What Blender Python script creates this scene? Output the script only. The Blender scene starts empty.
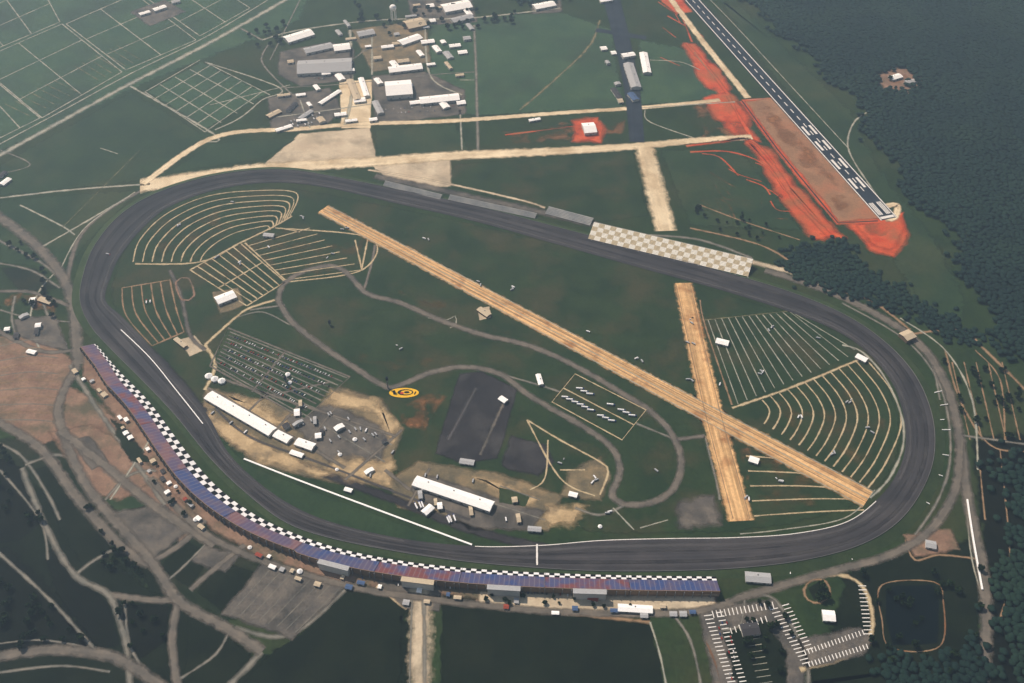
import bpy, math, random
import numpy as np
from mathutils import Vector
random.seed(4); rng=np.random.default_rng(4)
S=bpy.context.scene; COL=S.collection
S.view_settings.view_transform='Standard'; S.view_settings.look='None'; S.view_settings.exposure=0
# ---------- camera ----------
H=1600.0; F=1005.0; TH=math.radians(45); CT=math.cos(TH); ST=math.sin(TH)
def P(x,y,z=0.0):
    u=x-512; v=341.5-y
    d=(u,F*CT+v*ST,-F*ST+v*CT)
    t=(H-z)/(-d[2]); return Vector((d[0]*t,d[1]*t,z))
cam=bpy.data.cameras.new("camera"); co=bpy.data.objects.new("camera",cam); COL.objects.link(co)
co.location=(0,0,H); co.rotation_euler=(math.radians(90)-TH,0,0)
cam.sensor_width=36; cam.lens=36*F/1024; cam.clip_start=1; cam.clip_end=60000; S.camera=co
# ---------- light ----------
SUN_EL=math.radians(50); SUN_AZ=math.radians(-45)
w=bpy.data.worlds.new("World"); S.world=w; w.use_nodes=True
nt=w.node_tree; bg=nt.nodes['Background']; sk=nt.nodes.new('ShaderNodeTexSky'); sk.sky_type='NISHITA'; sk.sun_disc=False
sk.sun_elevation=SUN_EL; sk.sun_rotation=SUN_AZ; sk.altitude=300; sk.dust_density=1.5
nt.links.new(sk.outputs[0],bg.inputs[0]); bg.inputs[1].default_value=0.09
sl=bpy.data.lights.new("sun",'SUN'); sl.energy=5.0; sl.angle=math.radians(0.5); sl.color=(1,0.94,0.85)
so=bpy.data.objects.new("sun",sl); COL.objects.link(so)
sd=Vector((math.sin(SUN_AZ)*math.cos(SUN_EL),math.cos(SUN_AZ)*math.cos(SUN_EL),math.sin(SUN_EL)))
so.rotation_euler=sd.to_track_quat('Z','Y').to_euler()
# ---------- materials ----------
def srgb(c): return tuple([(x/255/12.92 if x/255<=0.04045 else ((x/255+0.055)/1.055)**2.4) for x in c])+(1,)
M={}
def mat(name,c1,c2=None,scale=0.02,fine=0.25,fineamt=0.25,edge=None,streak=None,rough=0.95,c3=None,big=0.004):
    m=bpy.data.materials.new(name); m.use_nodes=True; n=m.node_tree; L=n.links; N=n.nodes
    b=N['Principled BSDF']; b.inputs['Roughness'].default_value=rough; b.inputs['Specular IOR Level'].default_value=0.12
    g=N.new('ShaderNodeNewGeometry'); pos=g.outputs['Position']
    def noise(sc,det=5,vec=None,rg=0.6):
        t=N.new('ShaderNodeTexNoise'); t.inputs['Scale'].default_value=sc; t.inputs['Detail'].default_value=det; t.inputs['Roughness'].default_value=rg
        L.new(vec if vec is not None else pos,t.inputs['Vector']); return t.outputs['Fac']
    def mapr(s,a,bb,c=0,d=1):
        t=N.new('ShaderNodeMapRange'); t.interpolation_type='LINEAR'
        for i,vv in enumerate((a,bb,c,d)): t.inputs[i+1].default_value=vv
        L.new(s,t.inputs[0]); return t.outputs[0]
    def math_(op,a,bb):
        t=N.new('ShaderNodeMath'); t.operation=op
        for i,s in enumerate((a,bb)):
            if isinstance(s,(int,float)): t.inputs[i].default_value=s
            else: L.new(s,t.inputs[i])
        return t.outputs[0]
    def mix(f,a,bb,mode='MIX'):
        t=N.new('ShaderNodeMix'); t.data_type='RGBA'; t.blend_type=mode
        L.new(f,t.inputs[0]) if not isinstance(f,(int,float)) else setattr(t.inputs[0],'default_value',f)
        for s,i in ((a,6),(bb,7)):
            if isinstance(s,tuple): t.inputs[i].default_value=s
            else: L.new(s,t.inputs[i])
        return t.outputs[2]
    c1=srgb(c1); c2=srgb(c2) if c2 else tuple([x*1.3 for x in c1[:3]])+(1,)
    col=mix(mapr(noise(scale),0.35,0.65),c1,c2)
    if c3: col=mix(mapr(noise(big,5),0.48,0.66),col,srgb(c3))
    fn=mapr(noise(fine,4,rg=0.7),0.25,0.75,1-fineamt,1+fineamt)
    if streak or edge:
        uvn=N.new('ShaderNodeUVMap'); uvn.uv_map='UVMap'
        sep=N.new('ShaderNodeSeparateXYZ'); L.new(uvn.outputs[0],sep.inputs[0])
    if streak:
        cmb=N.new('ShaderNodeCombineXYZ'); L.new(math_('MULTIPLY',sep.outputs[0],streak[0]),cmb.inputs[0]); L.new(math_('MULTIPLY',sep.outputs[1],streak[1]),cmb.inputs[1])
        st=mapr(noise(1.0,4,cmb.outputs[0]),0.35,0.65,1-streak[2],1+streak[2]); fn=math_('MULTIPLY',fn,st)
    hs=N.new('ShaderNodeHueSaturation'); L.new(fn,hs.inputs['Value']); L.new(col,hs.inputs['Color'])
    L.new(hs.outputs[0],b.inputs['Base Color'])
    M[name+'_solid']=m
    if edge:
        M[name+'_solid']=m.copy()
        lo,wd,amp,ns=edge
        e=math_('SUBTRACT',1.0,math_('MULTIPLY',math_('ABSOLUTE',math_('SUBTRACT',sep.outputs[1],0.5),0.0),2.0))
        e=math_('ADD',e,math_('MULTIPLY',math_('SUBTRACT',noise(ns,4),0.5),amp))
        L.new(mapr(e,lo,lo+wd),b.inputs['Alpha'])
    M[name]=m; return m
def plain(name,c,rough=0.7,amt=0.12,metal=0):
    m=mat(name,c,tuple(min(255,int(x*1.06)) for x in c),scale=0.3,fine=1.2,fineamt=amt,rough=rough); m.node_tree.nodes['Principled BSDF'].inputs['Metallic'].default_value=metal; return m
FE=(0.25,0.45,2.2,0.06); FS=(0.12,0.65,1.2,0.05)
mat('grass',(34,52,30),(46,64,36),0.012,0.12,0.35,c3=(54,62,38))
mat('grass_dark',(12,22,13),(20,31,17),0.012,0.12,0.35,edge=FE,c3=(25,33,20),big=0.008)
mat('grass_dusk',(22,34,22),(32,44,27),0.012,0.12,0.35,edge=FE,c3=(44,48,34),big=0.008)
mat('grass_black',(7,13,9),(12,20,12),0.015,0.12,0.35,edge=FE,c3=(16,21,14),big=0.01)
mat('grass_mid',(36,56,37),(47,67,42),0.01,0.12,0.3,edge=FE,c3=(60,70,46))
mat('grass_light',(50,76,56),(64,88,62),0.01,0.12,0.25,edge=FE,c3=(52,70,54))
mat('grass_infield',(33,52,32),(46,63,38),0.012,0.15,0.32,edge=FE,c3=(62,64,43),big=0.008)
mat('grass_verge',(48,64,41),(60,74,47),0.02,0.15,0.3,edge=FE)
mat('asphalt',(56,56,60),(66,65,68),0.01,0.2,0.08,streak=(0.0010,6,0.26),edge=(0.0,0.06,0.0,0.1),c3=(72,70,72),big=0.005)
mat('asphalt_pale',(72,72,74),(82,80,82),0.01,0.2,0.1,streak=(0.004,3,0.12),edge=(0.05,0.9,0.8,0.03))
mat('asphalt_dark',(44,44,48),(54,53,56),0.02,0.2,0.18,edge=(0.1,0.5,1.0,0.06),c3=(66,65,66),big=0.012)
mat('asphalt_old',(94,91,86),(116,109,100),0.03,0.2,0.15,edge=(0.05,0.6,0.9,0.06),streak=(0.01,4,0.12))
mat('lot_grey',(84,82,80),(112,106,98),0.03,0.25,0.25,edge=FS,c3=(70,70,68),big=0.014)
mat('lot_brown',(122,98,84),(146,120,102),0.03,0.2,0.25,edge=FS,c3=(92,88,72),big=0.014)
mat('lot_infield',(92,88,74),(124,112,88),0.03,0.25,0.28,edge=FS,c3=(142,124,96),big=0.018)
mat('sand',(166,144,110),(196,172,134),0.03,0.25,0.25,edge=(0.2,1.0,2.0,0.03),c3=(128,114,92),big=0.02)
mat('concrete',(208,190,158),(230,214,182),0.02,0.2,0.12,edge=(0.1,0.4,0.8,0.05),streak=(0.008,5,0.12),c3=(188,168,136),big=0.012)
mat('pale_tan',(188,172,148),(208,194,168),0.02,0.2,0.14,edge=FS,c3=(160,148,128),big=0.012)
mat('runway_tan',(196,156,108),(224,188,138),0.02,0.15,0.22,edge=(0.12,0.25,0.6,0.08),streak=(0.003,10,0.36),c3=(160,116,76),big=0.02)
mat('clay_red',(188,72,38),(208,98,60),0.03,0.15,0.2,edge=(0.34,0.6,2.2,0.010),c3=(156,92,58),big=0.01)
mat('red_clay',(186,70,36),(206,96,58),0.03,0.15,0.2,edge=(0.15,0.6,1.6,0.012),c3=(156,96,64),big=0.01)
mat('brown_clay',(136,104,80),(158,122,94),0.02,0.15,0.2,edge=(0.3,0.3,1.6,0.03),c3=(160,108,80),big=0.01)
mat('clay_worn',(120,82,54),(148,104,70),0.03,0.15,0.25,edge=(0.85,0.9,3.4,0.015))
mat('clay_faint',(92,76,48),(112,92,60),0.03,0.15,0.25,edge=(1.0,1.8,4.0,0.02))
mat('dirt_path',(178,160,128),(198,182,148),0.03,0.2,0.15,edge=(0.12,0.7,1.5,0.05))
mat('dirt_faint',(112,110,84),(134,128,98),0.03,0.2,0.15,edge=(0.2,0.9,2.4,0.04))
mat('path_pale',(150,152,142),(172,170,154),0.03,0.2,0.15,edge=(0.12,0.8,1.5,0.04))
mat('path_brown',(138,114,90),(156,130,102),0.03,0.2,0.15,edge=(0.12,0.8,1.8,0.04))
mat('path_grey',(108,108,102),(134,130,120),0.03,0.2,0.15,edge=(0.12,0.8,1.2,0.04))
mat('white_line',(220,218,212),(232,230,226),0.1,0.5,0.1,edge=(0.0,0.3,0.8,0.1))
mat('clean_edge_runway',(38,46,58),(50,58,68),0.02,0.2,0.12,edge=(0.0,0.06,0,0.1),streak=(0.004,6,0.18))
mat('forest',(19,38,36),(25,46,39),0.006,0.04,0.16,c3=(31,51,40),big=0.004)
mat('foliage',(26,44,22),(44,64,32),0.08,0.5,0.4)
mat('foliage_b',(20,36,22),(34,54,28),0.08,0.5,0.4)
plain('bark',(70,54,42)); plain('white',(245,245,242),0.6,0.04); plain('wall_white',(190,188,182)); plain('roof_grey',(164,166,168),0.5); plain('wall_grey',(120,120,120))
plain('roof_tan',(188,174,150)); plain('roof_red',(140,66,52)); plain('roof_blue',(70,92,128)); plain('roof_dark',(62,62,66)); plain('door_grey',(80,84,92))
plain('glass',(30,38,48),0.15); plain('rubber',(22,22,22)); plain('steel',(120,122,126),0.4); plain('car_red',(150,36,32),0.3); plain('car_blue',(44,62,110),0.3); plain('car_dark',(40,42,46),0.3); plain('car_white',(225,226,228),0.3); plain('silver',(165,168,172),0.3); plain('brown_wall',(128,106,88)); plain('yellow',(224,176,36)); plain('red',(180,60,40)); plain('pond_water',(8,17,19),0.15,0.05)
def uvcolor(name,fn):
    m=bpy.data.materials.new(name); m.use_nodes=True; N=m.node_tree.nodes; L=m.node_tree.links; b=N['Principled BSDF']; b.inputs['Roughness'].default_value=0.8; b.inputs['Specular IOR Level'].default_value=0.15
    u=N.new('ShaderNodeUVMap'); u.uv_map='UVMap'; fn(N,L,u,b); M[name]=m
def checker(ca,cb,su,sv):
    def fn(N,L,u,b):
        mp=N.new('ShaderNodeMapping'); mp.inputs['Scale'].default_value=(su,sv,0); mp.inputs['Location'].default_value=(0.001,0.001,0.5); L.new(u.outputs[0],mp.inputs[0])
        c=N.new('ShaderNodeTexChecker'); c.inputs['Scale'].default_value=1; c.inputs['Color1'].default_value=srgb(ca); c.inputs['Color2'].default_value=srgb(cb); L.new(mp.outputs[0],c.inputs[0])
        ns=N.new('ShaderNodeTexNoise'); ns.inputs['Scale'].default_value=0.25; L.new(u.outputs[0],ns.inputs['Vector'])
        hs=N.new('ShaderNodeHueSaturation'); mr=N.new('ShaderNodeMapRange'); mr.inputs[3].default_value=0.75; mr.inputs[4].default_value=1.15; L.new(ns.outputs[0],mr.inputs[0]); L.new(mr.outputs[0],hs.inputs['Value']); L.new(c.outputs[0],hs.inputs['Color']); L.new(hs.outputs[0],b.inputs['Base Color'])
    return fn
uvcolor('check_bw',checker((240,240,242),(14,16,22),1.0,2.0))
uvcolor('check_beige',checker((248,245,234),(208,194,164),1/15,1/11.6))
def seats(ca,cb):
    def fn(N,L,u,b):
        sp=N.new('ShaderNodeSeparateXYZ'); L.new(u.outputs[0],sp.inputs[0])
        def m_(op,a,v):
            t=N.new('ShaderNodeMath'); t.operation=op; L.new(a,t.inputs[0]); t.inputs[1].default_value=v; return t.outputs[0]
        aisle=m_('MULTIPLY',m_('LESS_THAN',m_('FRACT',m_('MULTIPLY',sp.outputs[0],1/9.0),0),0.13),0.4)
        ns=N.new('ShaderNodeTexNoise'); ns.inputs['Scale'].default_value=0.03; ns.inputs['Detail'].default_value=6; L.new(u.outputs[0],ns.inputs['Vector'])
        mr=N.new('ShaderNodeMapRange'); mr.inputs[1].default_value=0.42; mr.inputs[2].default_value=0.58; L.new(ns.outputs[0],mr.inputs[0])
        x=N.new('ShaderNodeMix'); x.data_type='RGBA'; L.new(mr.outputs[0],x.inputs[0]); x.inputs[6].default_value=srgb(ca); x.inputs[7].default_value=srgb(cb)
        y=N.new('ShaderNodeMix'); y.data_type='RGBA'; L.new(aisle,y.inputs[0]); L.new(x.outputs[2],y.inputs[6]); y.inputs[7].default_value=srgb((150,146,150)); L.new(y.outputs[2],b.inputs['Base Color'])
    return fn
uvcolor('seats_purple',seats((92,82,110),(122,92,98))); uvcolor('seats_blue',seats((62,78,126),(92,86,112))); uvcolor('seats_maroon',seats((120,74,76),(80,84,122)))
uvcolor('seats_grey',seats((130,134,136),(150,152,150)))
# ---------- geometry helpers ----------
def obj(name,verts,faces,mats,uv=None,mi=None,parent=None,smooth=False):
    me=bpy.data.meshes.new(name); me.from_pydata([tuple(v) for v in verts],[],faces)
    for m in (mats if isinstance(mats,list) else [mats]): me.materials.append(M[m])
    if uv is not None:
        l=me.uv_layers.new(name='UVMap'); vi=np.zeros(len(me.loops),dtype=np.int32); me.loops.foreach_get('vertex_index',vi)
        l.data.foreach_set('uv',np.array(uv,dtype=np.float32)[vi].ravel())
    if mi: me.polygons.foreach_set('material_index',mi)
    if smooth: me.polygons.foreach_set('use_smooth',[True]*len(me.polygons))
    me.update(); o=bpy.data.objects.new(name,me); COL.objects.link(o)
    if parent: o.parent=parent
    return o
def tag(o,label,cat,group=None):
    o['label']=label; o['category']=cat
    if group: o['group']=group
    return o
def cr(p,closed=False,step=10.0):
    n=len(p); out=[]
    if n==2 and not closed:
        k=max(1,int((p[1]-p[0]).length/step)); return [p[0].lerp(p[1],i/k) for i in range(k+1)]
    segs=n if closed else n-1
    for i in range(segs):
        g=lambda j:p[j%n] if closed else p[min(max(j,0),n-1)]
        a,b,c,d=g(i-1),g(i),g(i+1),g(i+2); k=max(2,int((c-b).length/step))
        for j in range(k):
            t=j/k; out.append(0.5*((2*b)+(c-a)*t+(2*a-5*b+4*c-d)*t*t+(3*b-a-3*c+d)*t**3))
    if not closed: out.append(p[-1].copy())
    return out
def tang(L,i,closed=False):
    n=len(L)
    a=L[(i-1)%n] if closed else L[max(i-1,0)]; b=L[(i+1)%n] if closed else L[min(i+1,n-1)]
    t=(b-a); t.z=0; return t.normalized()
zc=0
def ribbon(px,wid,m,z,name='road',closed=False,smooth=True,step=10,jit=0.0):
    global zc
    zc+=1; z=z+(zc%8)*0.009
    pts=[P(*q) for q in px]; L=cr(pts,closed,step) if smooth else pts
    n=len(L); V=[];UV=[];Fc=[]; s=0
    for i in range(n):
        t=tang(L,i,closed); nr=Vector((-t.y,t.x,0)); wv=wid if not isinstance(wid,tuple) else wid[0]+(wid[1]-wid[0])*i/(n-1)
        j=random.uniform(-jit,jit); c=L[i]; 
        if i: s+=(L[i]-L[i-1]).length
        for k,q in enumerate((0,1)):
            v=c+nr*(wv/2+j)*(1 if k==0 else -1); v.z=z; V.append(v); UV.append((s+zc*77,q))
    for i in range(n if closed else n-1):
        a=2*i;b=2*((i+1)%n); Fc.append((a,a+1,b+1,b))
    o=obj(name,V,Fc,m,UV); o['kind']='structure'; return o
def poly(px,m,z,name='field',feather=12,jit=2,step=25,curve=False):
    global zc
    zc+=1; z=z+(zc%8)*0.009
    pts=[P(*q) for q in px]
    if curve: L=cr(pts,True,step)
    else:
        L=[]
        for i in range(len(pts)):
            a=pts[i];b=pts[(i+1)%len(pts)];k=max(1,int((b-a).length/step)); L+=[a.lerp(b,j/k) for j in range(k)]
    n=len(L); ar=sum(L[i].x*L[(i+1)%n].y-L[(i+1)%n].x*L[i].y for i in range(n)); sg=1 if ar>0 else -1
    if sg<0: L=L[::-1]
    IN=[];OUT=[]
    for i in range(n):
        t=tang(L,i,True); nr=Vector((t.y,-t.x,0)); j=random.uniform(-jit,jit); c=L[i]+nr*j; c.z=z; IN.append(c-nr*feather*0.5); OUT.append(c+nr*feather*0.5)
    V=IN+OUT; UV=[(0,0.5)]*n+[(0,1.0)]*n; Fc=[tuple(range(n))]+[(i,n+i,n+(i+1)%n,(i+1)%n) for i in range(n)]
    worn=m.startswith('clay_'); o=obj(name,V,Fc,[m if worn else m+'_solid',m],UV,mi=[0]+[1]*n); o['kind']='structure'; return o
class MB:
    def __init__(s): s.v=[];s.f=[];s.m=[]
    def box(s,c,d,m=0,rot=0,taper=1.0):
        b=len(s.v); cs,sn=math.cos(rot),math.sin(rot)
        for z in (-1,1):
            for x,y in ((-1,-1),(1,-1),(1,1),(-1,1)):
                k=taper if z>0 else 1; X=x*d[0]/2*k; Y=y*d[1]/2*k
                s.v.append((c[0]+X*cs-Y*sn,c[1]+X*sn+Y*cs,c[2]+z*d[2]/2))
        s.f+= [tuple(b+i for i in q) for q in ((0,3,2,1),(4,5,6,7),(0,1,5,4),(1,2,6,5),(2,3,7,6),(3,0,4,7))]; s.m+=[m]*6
        return s
    def cyl(s,c,r,h,m=0,n=10,r2=None,axis='z'):
        b=len(s.v); r2=r if r2 is None else r2
        for k,(zz,rr) in enumerate(((0,r),(h,r2))):
            for i in range(n):
                a=2*math.pi*i/n; q=(rr*math.cos(a),rr*math.sin(a),zz)
                if axis=='y': q=(q[0],q[2]-h/2,q[1])
                s.v.append((c[0]+q[0],c[1]+q[1],c[2]+q[2]))
        s.f+=[(b+i,b+(i+1)%n,b+n+(i+1)%n,b+n+i) for i in range(n)]+[tuple(b+n+i for i in range(n)),tuple(b+n-1-i for i in range(n))]; s.m+=[m]*(n+2)
        return s
    def make(s,name,mats,parent=None): return obj(name,s.v,s.f,mats,mi=s.m,parent=parent)
# ---------- ground ----------
g=obj('ground',[(-15000,-9000,0),(15000,-9000,0),(15000,21000,0),(-15000,21000,0)],[(0,1,2,3)],'grass'); g['kind']='structure'
Z=lambda k:0.08*k
D=lambda px,m,z,**k: poly(px,m,Z(z),**k)
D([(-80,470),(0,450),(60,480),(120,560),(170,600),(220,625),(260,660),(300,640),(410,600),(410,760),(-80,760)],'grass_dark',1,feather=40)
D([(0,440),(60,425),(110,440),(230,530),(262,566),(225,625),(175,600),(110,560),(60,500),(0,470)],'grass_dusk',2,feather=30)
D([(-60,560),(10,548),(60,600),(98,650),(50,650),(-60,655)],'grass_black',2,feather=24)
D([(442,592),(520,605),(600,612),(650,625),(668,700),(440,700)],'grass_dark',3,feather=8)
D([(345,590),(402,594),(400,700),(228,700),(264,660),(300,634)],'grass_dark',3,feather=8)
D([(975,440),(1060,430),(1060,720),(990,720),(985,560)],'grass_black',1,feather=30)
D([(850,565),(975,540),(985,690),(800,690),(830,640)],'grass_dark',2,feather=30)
D([(-160,-90),(330,-90),(300,20),(140,85),(-160,230)],'grass_light',1,feather=30)
D([(0,165),(130,92),(205,135),(150,180),(0,196)],'grass_mid',2,feather=14)
D([(0,200),(140,190),(90,240),(60,275),(0,215)],'grass_mid',2,feather=14)
D([(430,20),(560,12),(612,30),(622,108),(480,115),(430,110)],'grass_light',2,feather=20)
D([(640,40),(690,50),(735,100),(640,105)],'grass_light',2,feather=20)
D([(455,165),(632,150),(648,215),(600,222),(440,185)],'grass_infield',2,feather=10)
D([(660,150),(740,150),(780,200),(800,230),(690,225)],'grass_mid',2,feather=16)
D([(376,130),(455,124),(470,152),(378,158)],'grass_mid',2,feather=14)
D([(245,195),(300,190),(560,245),(780,312),(860,345),(890,395),(900,440),(880,485),(840,510),(740,530),(600,532),(560,520),(360,460),(200,405),(120,320),(118,265),(150,220),(190,203)],'grass_infield',1,feather=10,curve=True)
D([(720,0),(745,10),(850,110),(880,170),(935,240),(965,300),(960,325),(920,312),(890,250),(880,200),(760,60)],'grass_mid',2,feather=24)
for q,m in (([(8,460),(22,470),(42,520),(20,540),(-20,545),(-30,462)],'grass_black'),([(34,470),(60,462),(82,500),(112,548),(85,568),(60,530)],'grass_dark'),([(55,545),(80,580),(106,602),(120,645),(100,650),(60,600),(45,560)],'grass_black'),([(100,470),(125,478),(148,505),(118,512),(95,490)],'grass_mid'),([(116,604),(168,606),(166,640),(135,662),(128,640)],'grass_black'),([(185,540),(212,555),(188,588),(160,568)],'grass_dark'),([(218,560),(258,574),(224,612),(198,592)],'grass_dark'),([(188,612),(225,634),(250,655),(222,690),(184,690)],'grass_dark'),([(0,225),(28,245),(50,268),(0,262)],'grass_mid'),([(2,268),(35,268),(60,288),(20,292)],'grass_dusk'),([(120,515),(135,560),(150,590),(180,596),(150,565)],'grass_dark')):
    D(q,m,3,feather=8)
# ---------- race track (banked) ----------
TR=[(80,300,97,300),(84,272,102,275),(95,245,112,252),(118,217,133,226),(150,196,162,206),(195,180,202,190),(245,171,248,181),(290,170,290,180),(335,177,333,186),(400,190,396,200),(480,207,476,218),(560,228,556,240),(640,249,635,262),(720,271,715,284),(790,292,783,305),(845,315,835,328),(885,342,870,352),(915,375,895,383),(932,415,907,418),(934,455,908,450),(922,490,898,478),(898,522,878,503),(860,545,845,522),(805,560,795,533),(740,568,735,537),(670,571,665,538),(600,571,600,540),(540,568,540,545),(470,562,475,546),(400,552,405,539),(330,538,338,524),(285,522,295,507),(245,492,258,482),(210,458,228,452),(175,415,200,415),(140,378,165,375),(110,348,135,345),(90,325,112,320)]
T2=[]
for i,(a,b,c,d) in enumerate(TR):
    k=1.5 if (i<4 or i>=36) else (1.3 if (i<15 or i>=34) else (1.12 if i<22 else 1.0))
    T2.append((a,b,a+(c-a)*k,b+(d-b)*k))
TR=T2
def bankz(i):
    if i<=7 or 15<=i<=23: return 7.0
    if i in (8,14,24,37): return 5.0
    return 2.2
def crn(p,k=10):
    n=len(p);o=[]
    for i in range(n):
        a,b,c,d=p[(i-1)%n],p[i],p[(i+1)%n],p[(i+2)%n]
        for j in range(k):
            t=j/k; o.append(0.5*((2*b)+(c-a)*t+(2*a-5*b+4*c-d)*t*t+(3*b-a-3*c+d)*t**3))
    return o
OUT=crn([P(a,b,bankz(i)) for i,(a,b,c,d) in enumerate(TR)]); INN=crn([P(c,d,0.5) for a,b,c,d in TR])
n=len(OUT);V=[];UV=[];Fc=[];s=0; fr=[0,0.3,0.45,0.75,1.0]; zf=[0,0.04,0.15,0.6,1.0]
for i in range(n):
    if i: s+=(OUT[i]-OUT[i-1]).length
    for q,zz in zip(fr,zf):
        v=INN[i].lerp(OUT[i],q); v.z=0.7+(OUT[i].z-0.7)*zz; V.append(v); UV.append((s,0.03+0.94*q))
k=len(fr)
for i in range(n):
    for j in range(k-1):
        a=i*k+j;b=((i+1)%n)*k+j; Fc.append((a,b,b+1,a+1))
o=obj('race_track',V,Fc,'asphalt_solid',UV,smooth=True); o['kind']='structure'
V=[];UV=[];Fc=[]
for i in range(n):
    nr=(OUT[i]-INN[i]); nr.z=0; nr.normalize()
    V+= [OUT[i]+nr*0.6,OUT[i]+nr*1.2+Vector((0,0,-0.3)),Vector((OUT[i].x+nr.x*(OUT[i].z*2+8),OUT[i].y+nr.y*(OUT[i].z*2+8),0.0))]; UV+=[(0,.5)]*3
for i in range(n):
    for j in range(2):
        a=i*3+j;b=((i+1)%n)*3+j; Fc.append((a,b,b+1,a+1))
o=obj('embankment',V,Fc,'grass_verge_solid',UV); o['kind']='structure'
def wall_along(pts,h,wd,m,name,label,closed=False):
    V=[];Fc=[];n=len(pts)
    for i in range(n):
        t=tang(pts,i,closed); nr=Vector((-t.y,t.x,0))
        for sx,hz in ((-1,-0.3),(-1,h),(1,h),(1,-0.3)): V.append(pts[i]+nr*sx*wd/2+Vector((0,0,hz)))
    for i in range(n if closed else n-1):
        a=4*i;b=4*((i+1)%n)
        for q in range(4): Fc.append((a+q,b+q,b+(q+1)%4,a+(q+1)%4))
    if not closed: Fc+=[(3,2,1,0),(4*n-4,4*n-3,4*n-2,4*n-1)]
    o=obj(name,V,Fc,m); return tag(o,label,'wall')
wall_along(OUT,1.2,0.5,'wall_grey','retaining_wall','grey concrete retaining wall round the banked asphalt track',True)
def line_between(f,lo,hi,wd,name='painted_line',m='white_line',zo=0.12):
    idx=range(lo*10,hi*10+1); V=[];UV=[];Fc=[];c=0
    for i in idx:
        i%=n; a=INN[i];b=OUT[i]; w_=(b-a).length
        for e_,q in enumerate((f-wd/2/w_,f+wd/2/w_)):
            z=0.7+(b.z-0.7)*float(np.interp(q,fr,zf)); v=a.lerp(b,q); v.z=z+zo; V.append(v); UV.append((c*10,0.1+0.8*e_))
        c+=1
    for i in range(c-1): Fc.append((2*i,2*i+1,2*i+3,2*i+2))
    o=obj(name,V,Fc,m,UV); o['kind']='structure'
line_between(0.02,21,28,1.6)
line_between(0.16,0,20,13,'apron','asphalt_pale',0.09); line_between(0.16,29,38,9,'apron','asphalt_pale',0.09); line_between(0.22,21,28,18,'apron','asphalt_pale',0.09)
for (f,a_,b_,wd_) in ((0.72,0,38,9),(0.40,0,38,4)): line_between(f,a_,b_,wd_,'tyre_groove','asphalt_dark',0.10)
ribbon([(537,545),(537,566)],4,'white_line',Z(12)+2.4,'painted_line',smooth=False)
# ---------- runways & taxiways ----------
ribbon([(325,210),(868,499)],(64,74),'clay_worn',Z(4),'verge',step=15)
ribbon([(683,283),(709,400),(741,521)],(68,72),'clay_worn',Z(4),'verge',step=15)
ribbon([(323,209),(868,499)],(50,62),'runway_tan',Z(6)+.02,'runway',step=15)
ribbon([(683,283),(709,400),(741,521)],(56,62),'runway_tan',Z(5),'runway',step=15)
ribbon([(644,147),(666,231)],70,'concrete',Z(5),'runway',step=15)
for d,m_ in ((-20,'path_pale'),(-8,'path_brown'),(0,'path_pale'),(10,'path_brown'),(21,'path_pale')):
    a=P(325,210);b=P(868,499);dr=(b-a).normalized();nn=Vector((-dr.y,dr.x,0))
    V=[];k_=60
    for i in range(k_+1):
        c=a.lerp(b,i/k_)+nn*d*(0.85+0.25*i/k_)
        for q in (-1,1): v=c+nn*q*1.5; v.z=Z(8); V.append(v)
    o=obj('pavement_seam',V,[(2*i,2*i+1,2*i+3,2*i+2) for i in range(k_)],m_,[(i*10,q) for i in range(k_+1) for q in (0.1,0.9)]); o['kind']='structure'
R=lambda px,w_,m='asphalt_old',z=4,nm='road',**k:ribbon(px,w_,m,Z(z),nm,**k)
for q in ([(676,285),(702,400),(733,519)],[(690,284),(717,400),(750,519)]): R(q,3,'path_brown',7,'pavement_seam')
R([(140,186),(200,177),(270,168),(370,162),(450,156),(560,151),(640,146),(690,141),(752,137)],(76,34),'concrete',4,'taxiway')
R([(143,184),(215,137),(300,129),(360,124),(450,121),(560,113),(650,107),(720,100)],(28,24),'concrete',4,'taxiway')
D([(262,166),(300,134),(370,128),(376,160),(320,168)],'pale_tan',3,name='apron',feather=8)
D([(170,172),(212,144),(270,139),(296,139),(262,159)],'grass_mid',5,feather=8)
D([(372,166),(450,158),(450,186),(425,188),(390,180)],'pale_tan',3,name='paved_lot')
R([(474,25),(476,70),(478,150)],14,'path_grey'); R([(520,110),(560,75),(590,45),(600,20)],14,'dirt_faint')
R([(609,-10),(622,40),(632,90),(637,142)],(62,42),'clean_edge_runway',5,'taxiway'); R([(596,30),(646,38)],26,'clean_edge_runway',6,'taxiway')
R([(664,-10),(700,38),(748,98)],28,'concrete',4); R([(685,-8),(889,219)],(58,50),'clean_edge_runway',6,'runway',step=20)
def runway_marks():
    a=Vector((685,-8)); b=Vector((889,219))
    def q(t,s=0):
        A=P(*a);B=P(*b); d=(B-A).normalized(); nn=Vector((-d.y,d.x,0)); return A.lerp(B,t)+nn*s
    V=[];Fc=[]
    def strip(t0,t1,s0,s1):
        k=len(V)
        for t,s_ in ((t0,s0),(t0,s1),(t1,s1),(t1,s0)):
            p=q(t,s_); p.z=Z(8); V.append(p)
        Fc.append((k,k+1,k+2,k+3))
    strip(0,1,-23.5,-20.5); strip(0,1,20.5,23.5)
    for i in range(30): strip(0.02+i*0.03,0.036+i*0.03,-1.4,1.4)
    for s_ in (-17,-12.5,-8,5,9.5,14): strip(0.945,0.985,s_,s_+3)
    for t in (0.66,0.72,0.79,0.86): strip(t,t+0.035,-15,-8); strip(t,t+0.035,8,15)
    strip(0.99,0.997,-19,19)
    o=obj('runway_marking',V,Fc,'white_line_solid',[(0,.5)]*len(V)); o['kind']='structure'
runway_marks()
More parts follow.
